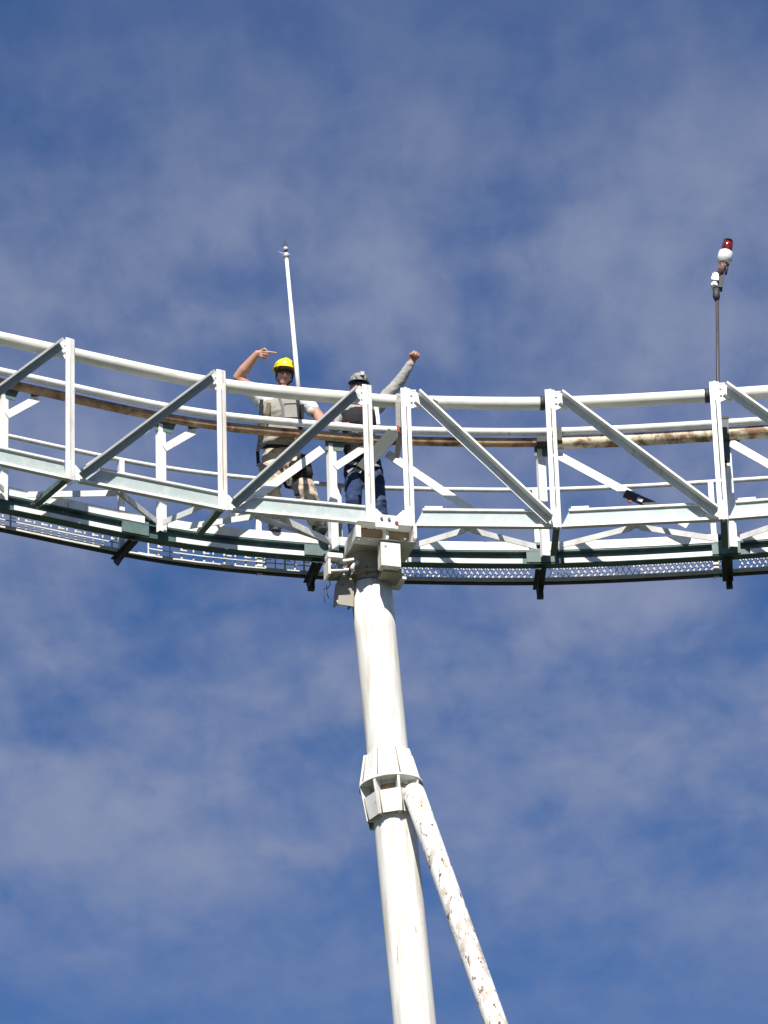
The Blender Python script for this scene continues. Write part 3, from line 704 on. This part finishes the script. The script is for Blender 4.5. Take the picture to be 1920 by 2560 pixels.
def face_bits(h, rot, parent, s=1.0):
    for sx in (-1, 1):
        e = obj('eye', MB().ball(h(sx * .030, -.074, .006), .012 * s, seg=12), EYE, parent)
        obj('iris', MB().ball(h(sx * .030, -.0845, .005), .005 * s, .003 * s, .005 * s, seg=10), IRIS, e)
    obj('lips', MB().tube([h(-.02, -.0845, -.0635), h(0, -.0925, -.0635), h(.02, -.0845, -.0635)], [.002, .004, .002], 8), LIP, parent)
def boot(name, ankle, toe_dir, parent, sole_z):
    out_ = []; f = Vector((toe_dir.x, toe_dir.y, 0)).normalized(); g0 = Vector((ankle.x, ankle.y, sole_z))
    chain(out_, [ankle + UP * .10, Vector((ankle.x, ankle.y, sole_z + .075))], [.058, .055])
    chain(out_, [g0 - f * .05 + UP * .045, g0 + f * .06 + UP * .045, g0 + f * .15 + UP * .040], [.042, .045, .040])
    o = fuse(name, out_, BOOT, parent, .010, 3)
    sol = MB(); sd = f.cross(UP)
    prof_ = [(-.10, -.03), (-.085, -.042), (.06, -.046), (.16, -.044), (.19, -.02), (.19, .02), (.16, .044), (.06, .046), (-.085, .042), (-.10, .03)]
    sol.plate([g0 + f * x + sd * y + UP * .001 for x, y in prof_], UP, .022); obj('sole', sol, M_DARK, o)
Z_DECK = 23.290

# ---------------- the worker in the yellow helmet
YA = P(S_at(705), .96, 0).y
def A(px, py, dy=0.0): return at_y(px, py, YA + dy)
fa, fb = A(688, 1330), A(795, 1340)
fa.z = fb.z = Z_DECK + .085
wa = thing('person', 'worker in yellow helmet and pale vest pointing sideways with a raised bare arm', 'person', (A(735, 1330).x, YA, Z_DECK))
hipL, hipR = A(680, 1152), A(733, 1152)
kneeL, kneeR = A(674, 1228, -.14), A(764, 1226, -.10)
pel, waist, chest, neck = A(705, 1138), A(703, 1100, -.02), A(707, 1035, -.02), A(709, 990, -.02)
shL, shR = A(657, 1003, -.01), A(763, 1005, -.01)
elL, wrL = A(595, 944, -.08), A(643, 884, -.20)
elR, wrR = A(797, 1040, -.03), A(807, 1063, -.22)
HA = A(711, 938, -.05); rotA = Matrix.Rotation(R(6), 3, 'Y') @ Matrix.Rotation(R(8), 3, 'Z') @ Matrix.Rotation(R(9), 3, 'X')
body = []
chain(body, [pel, waist, chest], [.11, .11, .11]); ell(body, chest, .165, .095, .15)
chain(body, [chest + UP * .08, neck, HA - UP * .05], [.09, .062, .056])
for a, b, c, d in ((shL, elL, wrL, 0), (shR, elR, wrR, 1)):
    chain(body, [chest + UP * .09, a], [.09, .066]); chain(body, [a, a.lerp(b, .5), b, b.lerp(c, .3), c], [.064, .058, .048, .054, .031])
for a, b, c in ((hipL, kneeL, fa), (hipR, kneeR, fb)): chain(body, [pel, a, b, b.lerp(c, .35), c], [.10, .085, .06, .058, .042])
hh = head_parts(body, HA, rotA)
hand(body, wrL, A(668, 888, -.20) - wrL, Vector((.05, -1, -.25)), 1.08, 'point')
gripA = P(S_at(815, .60, 24.33), .60, 24.335)
hand(body, wrR, (gripA + UP * .045) - wrR, Vector((0, .25, -1)), 1.0, 'grip')
bo = fuse('body', body, SKIN, wa, .0055, 3)
face_bits(hh, rotA, bo)
# T-shirt with short sleeves
tee = []
chain(tee, [waist, chest], [.12, .12]); ell(tee, chest, .180, .115, .165)
for a, b in ((shL, elL), (shR, elR)): chain(tee, [chest + UP * .09, a, a.lerp(b, .52)], [.095, .080, .070])
fuse('t_shirt', tee, TEE, wa, .009, 4, .006)
# vest
ve = []
ell(ve, chest + UP * .0, .202, .148, .18); ell(ve, waist + UP * .03, .198, .160, .17); ell(ve, waist - UP * .055, .192, .164, .075)
for sx in (-1, 1): chain(ve, [chest + Vector((sx * .12, 0, .06)), chest + Vector((sx * .115, 0, .15))], [.09, .065])
vest = fuse('vest', ve, VEST, wa, .009, 4, .008, 10)
for x0, z0, x1, z1 in ((.03, .02, .15, -.15),):
    pk = MB().box(chest + Vector((.085, -.145, -.05)), Vector((1, 0, 0)), Vector((0, 1, 0)), UP, .13, .02, .16); bmesh.ops.bevel(pk.bm, geom=list(pk.bm.edges), offset=.008, segments=2, affect='EDGES'); obj('pocket', pk, VEST, vest)
    obj('pocket_flap', MB().box(chest + Vector((.085, -.16, .035)), Vector((1, 0, 0)), Vector((0, 1, 0)), UP, .135, .008, .03), mat('vest_flap', (.35, .335, .30), .9), vest)
strap('zip_strip', [chest + Vector((-.03, -.128, .12)), chest + Vector((.0, -.150, 0)), chest + Vector((.015, -.160, -.16))], .022, mat('dark_zip', (.07, .075, .085), .6), vest)
# trousers
tr = []
ell(tr, pel + UP * .02, .172, .140, .115)
for a, b, c in ((hipL, kneeL, fa), (hipR, kneeR, fb)): chain(tr, [pel.lerp(a, .7), a - UP * .04, b, b.lerp(c, .5), c + UP * .075], [.125, .118, .098, .094, .080])
fuse('trousers', tr, KHAKI, wa, .009, 3, .016, 9)
boot('boot', fa, Vector((.05, -1, 0)), wa, Z_DECK); boot('boot', fb, Vector((.35, -1, 0)), wa, Z_DECK)
# harness webbing, pouch
fr = Vector((0, -1, 0))
hs_ = strap('harness', [A(654, 1000, -.12), A(651, 1040, -.13), A(648, 1075, -.13), A(649, 1100, -.14), A(644, 1130, -.12), A(646, 1162, -.12)], .032, BLACKF, wa)
strap('harness_strap', [A(672, 1008, -.16), A(668, 1035, -.19), A(658, 1060, -.17), A(650, 1075, -.15)], .04, OLIVE, hs_)
strap('harness_strap', [A(755, 1012, -.14), A(754, 1045, -.16), A(752, 1070, -.15), A(745, 1105, -.15)], .04, BLACKF, hs_)
strap('harness_belt', [A(648, 1118, -.12), A(672, 1115, -.165), A(700, 1116, -.185), A(730, 1118, -.165), A(752, 1120, -.11)], .040, BLACKF, hs_)
strap('harness_strap', [A(645, 1160, -.12), A(665, 1170, -.15), A(690, 1172, -.14), A(708, 1176, -.10)], .05, BLACKF, hs_)
strap('harness_strap', [A(728, 1120, -.165), A(724, 1140, -.15)], .03, OLIVE, hs_)
po = []; chain(po, [A(758, 1152, -.12), A(764, 1185, -.13)], [.065, .070]); chain(po, [A(735, 1165, -.13), A(742, 1190, -.15)], [.055, .045])
fuse('tool_pouch', po, BLACKF, wa, .010, 3, .006)
strap('pouch_tail', [A(742, 1190, -.17), A(738, 1215, -.19), A(743, 1238, -.19)], .05, BLACKF, wa)
strap('lanyard', [A(706, 1196, -.15), A(716, 1217, -.17), A(735, 1221, -.17)], .03, BLACKF, wa)
# hard hat: shell, brim, ridge
def hard_hat(parent, h, rot, m, w=.108, d=.135, hgt=.105, z0=.052, brim=.055):
    mb = MB(); n, k = 28, 9; prevr = None
    for j in range(k + 1):
        a = j / k * math.pi / 2; cr = math.cos(a) ** .8; zz = math.sin(a) * hgt; r_ = []
        if j == k: top = mb.bm.verts.new(h(0, .01, z0 + hgt)); break
        for i in range(n):
            t = 2 * math.pi * i / n; r_.append(mb.bm.verts.new(h(math.cos(t) * w * cr, .01 + math.sin(t) * d * cr, z0 + zz + (.007 if abs(math.cos(t)) < .3 and j > 2 else 0))))
        if prevr:
            for i in range(n): mb.bm.faces.new((prevr[i], prevr[(i + 1) % n], r_[(i + 1) % n], r_[i])).smooth = True
        else: first = r_
        prevr = r_
    for i in range(n): mb.bm.faces.new((prevr[i], prevr[(i + 1) % n], top)).smooth = True
    sh = obj('helmet', mb, m, parent)
    md = MB(); ri, ro, ri2, ro2 = [], [], [], []
    for i in range(n):
        t = 2 * math.pi * i / n; fwd = max(0, -math.sin(t)); e = .012 + brim * fwd ** 1.5; dz = -.012 * fwd
        ri.append(h(math.cos(t) * w * .985, .01 + math.sin(t) * d * .985, z0 + .004)); ro.append(h(math.cos(t) * (w + e * .6), .01 + math.sin(t) * (d + e), z0 + dz))
        ri2.append(h(math.cos(t) * w * .985, .01 + math.sin(t) * d * .985, z0 - .003)); ro2.append(h(math.cos(t) * (w + e * .6), .01 + math.sin(t) * (d + e), z0 + dz - .005))
    V = [[md.bm.verts.new(p) for p in r_] for r_ in (ri, ro, ro2, ri2)]
    for q in range(4):
        a, b = V[q], V[(q + 1) % 4]
        for i in range(n): md.bm.faces.new((a[i], a[(i + 1) % n], b[(i + 1) % n], b[i]))
    obj('brim', md, m, sh)
    return sh
hA = hard_hat(wa, hh, rotA, YEL, brim=.026)
obj('helmet_slot', MB().box(hh(.055, -.098, .105), rotA @ Vector((1, 0, 0)), rotA @ Vector((0, 1, 0)), rotA @ UP, .007, .03, .022), mat('helmet_mark', (.25, .16, .01), .5), hA)
def glasses(parent, h, m, z=.008, w=.066, hh_=.017):
    mb = MB(); n = 12; up_, lo_, up2, lo2 = [], [], [], []
    for i in range(n + 1):
        a = -1.25 + 2.5 * i / n; x, y = math.sin(a) * (w + .012), -.02 - math.cos(a) * .078
        nose = .010 * math.exp(-(a / .16) ** 2); k_ = 1 + .12
        up_.append(mb.bm.verts.new(h(x, y, z + hh_))); lo_.append(mb.bm.verts.new(h(x, y, z - hh_ + nose)))
        up2.append(mb.bm.verts.new(h(x * k_, (y + .02) * k_ - .02, z + hh_))); lo2.append(mb.bm.verts.new(h(x * k_, (y + .02) * k_ - .02, z - hh_ + nose)))
    for i in range(n):
        for a, b in ((up_, lo_), (lo_, lo2), (lo2, up2), (up2, up_)): mb.bm.faces.new((a[i], a[i + 1], b[i + 1], b[i]))
    for i in (0, n): mb.bm.faces.new((up_[i], lo_[i], lo2[i], up2[i]))
    g_ = obj('sunglasses', mb, m, parent)
    for sx in (-1, 1): obj('temple', MB().tube([h(sx * (w + .012), -.045, z + .006), h(sx * .080, .02, z + .004)], .0035, 6), m, g_)
glasses(wa, hh, LENS, .012)
for sx in (-1, 1): strap('chin_strap', [hh(sx * .084, -.01, .05), hh(sx * .072, -.03, -.06), hh(sx * .03, -.06, -.115)], .014, BLACKF, wa, rotA @ Vector((sx * .8, -.6, 0)))

# ---------------- the worker in the grey cap, waving
YB = P(S_at(900), .98, 0).y
def B(px, py, dy=0.0): return at_y(px, py, YB + dy)
ga, gb = B(888, 1350), B(955, 1352); ga.z = gb.z = Z_DECK + .085
wb = thing('person', 'worker in grey cap and black vest behind the upright with one long sleeved arm raised', 'person', (B(915, 1345).x, YB, Z_DECK))
hL, hR = B(885, 1168), B(932, 1168); kL, kR = B(884, 1255, -.10), B(946, 1256, -.06)
pl, wst, cst, nck = B(906, 1155), B(900, 1115), B(896, 1058, -.02), B(897, 1006, -.02)
sL, sR = B(850, 1026, -.01), B(943, 1018, -.01)
eL, vL = B(832, 1066, -.08), B(856, 1066, -.26)
eR, vR = B(1000, 952, -.06), B(1028, 907, -.10)
HB = B(897, 968, -.05); rotB = Matrix.Rotation(R(3), 3, 'Y') @ Matrix.Rotation(R(6), 3, 'Z') @ Matrix.Rotation(R(10), 3, 'X')
body = []
chain(body, [pl, wst, cst], [.10, .10, .105]); ell(body, cst, .15, .095, .15)
chain(body, [cst + UP * .09, nck, HB - UP * .05], [.095, .06, .055])
for a, b, c in ((sL, eL, vL), (sR, eR, vR)):
    chain(body, [cst + UP * .10, a], [.085, .062]); chain(body, [a, a.lerp(b, .5), b, b.lerp(c, .3), c], [.058, .050, .041, .044, .028])
for a, b, c in ((hL, kL, ga), (hR, kR, gb)): chain(body, [pl, a, b, b.lerp(c, .35), c], [.11, .085, .056, .056, .040])
hb = head_parts(body, HB, rotB)
gripB = P(S_at(866, .60, 24.33), .60, 24.335)
hand(body, vL, gripB + UP * .045 - vL, Vector((.1, .2, -1)), 1.0, 'grip')
hand(body, vR, B(1038, 884, -.11) - vR, Vector((.55, -.75, .2)), 1.05, 'fist')
bo = fuse('body', body, SKIN2, wb, .0052, 3); face_bits(hb, rotB, bo)
sh = []
chain(sh, [wst, cst], [.115, .118]); ell(sh, cst, .162, .115, .165)
for a, b, c in ((sL, eL, vL), (sR, eR, vR)): chain(sh, [cst + UP * .10, a, a.lerp(b, .5), b, b.lerp(c, .9)], [.09, .070, .062, .055, .040])
fuse('shirt', sh, GREYF, wb, .0085, 4, .006, 18)
ve = []; ell(ve, cst, .174, .135, .175); ell(ve, wst + UP * .01, .170, .142, .19); ell(ve, pl + UP * .05, .165, .140, .08)
for sx in (-1, 1): chain(ve, [cst + Vector((sx * .10, 0, .06)), cst + Vector((sx * .10, 0, .15))], [.085, .06])
fuse('vest', ve, BLACKF, wb, .009, 4, .010, 10)
tr = []; ell(tr, pl, .155, .13, .11)
for a, b, c in ((hL, kL, ga), (hR, kR, gb)): chain(tr, [pl.lerp(a, .7), a - UP * .04, b, b.lerp(c, .5), c + UP * .06], [.115, .098, .074, .070, .064])
fuse('jeans', tr, JEANS, wb, .0085, 3, .010, 12)
boot('boot', ga, Vector((-.1, -1, 0)), wb, Z_DECK); boot('boot', gb, Vector((.3, -1, 0)), wb, Z_DECK)
bl = strap('belt', [B(862, 1157, -.10), B(880, 1157, -.145), B(906, 1161, -.155), B(935, 1162, -.135), B(948, 1163, -.09)], .030, GREYF, wb)
strap('harness_strap', [B(940, 1015, -.13), B(944, 1040, -.15), B(946, 1060, -.14)], .035, TEE, wb)
strap('harness_strap', [B(870, 1180, -.14), B(884, 1173, -.14), B(902, 1180, -.14)], .03, GREYF, wb)
# cap with a short peak and a pale stripe, black goggles, dark neck gaiter over the chin
cap_ = hard_hat(wb, hb, rotB, mat('grey_camouflage_cap', (.17, .175, .17), .9, var=.2, dirt=(.36, .37, .33), dirt_amt=.9, dirt_scale=34, lo=.48, hi=.52, dirt2=(.06, .07, .055), d2=(.53, .57, 27.0)), .092, .115, .092, .045, .03)
strap('cap_stripe', [hb(.02, -.112, .085), hb(.022, -.085, .125), hb(.022, -.03, .142)], .035, mat('pale_cloth', (.45, .38, .36), .9), cap_, rotB @ Vector((0, -.7, .7)))
glasses(wb, hb, LENS, .018, .068, .021)
ga_ = []; chain(ga_, [hb(0, -.045, -.090), hb(0, -.01, -.115), nck], [.050, .062, .072]); fuse('neck_gaiter', ga_, BLACKF, wb, .008, 3, .004)

# grey rope strap slung over the top rail beside the raised arm
lr = thing('safety_strap', 'grey webbing strap slung over the top rail just left of the upright', 'strap', P(S_at(996, 0, 24.2), .0, 24.1))
s = S_at(996); p_, t_, n_ = ptn(s)
pth = [P(s, -.02, Z_TOP + .066), P(s, .068, Z_TOP + .03), P(s + .01, .074, Z_TOP - .06), P(s + .015, .12, Z_TOP - .30), P(s, .3, Z_TOP - .42)]
strap('webbing', pth, .05, GREYF, lr, t_.cross(UP))
strap('webbing', [P(s, -.02, Z_TOP + .066), P(s, -.066, Z_TOP + .02), P(s - .012, -.07, Z_TOP - .05), P(s - .012, -.03, Z_TOP - .28)], .045, GREYF, lr, t_.cross(UP))
obj('hook', MB().tube([P(s - .012, -.03, Z_TOP - .27), P(s - .01, -.03, Z_TOP - .33), P(s + .02, -.03, Z_TOP - .36)], .010, 8), M_REDPAINT, lr)
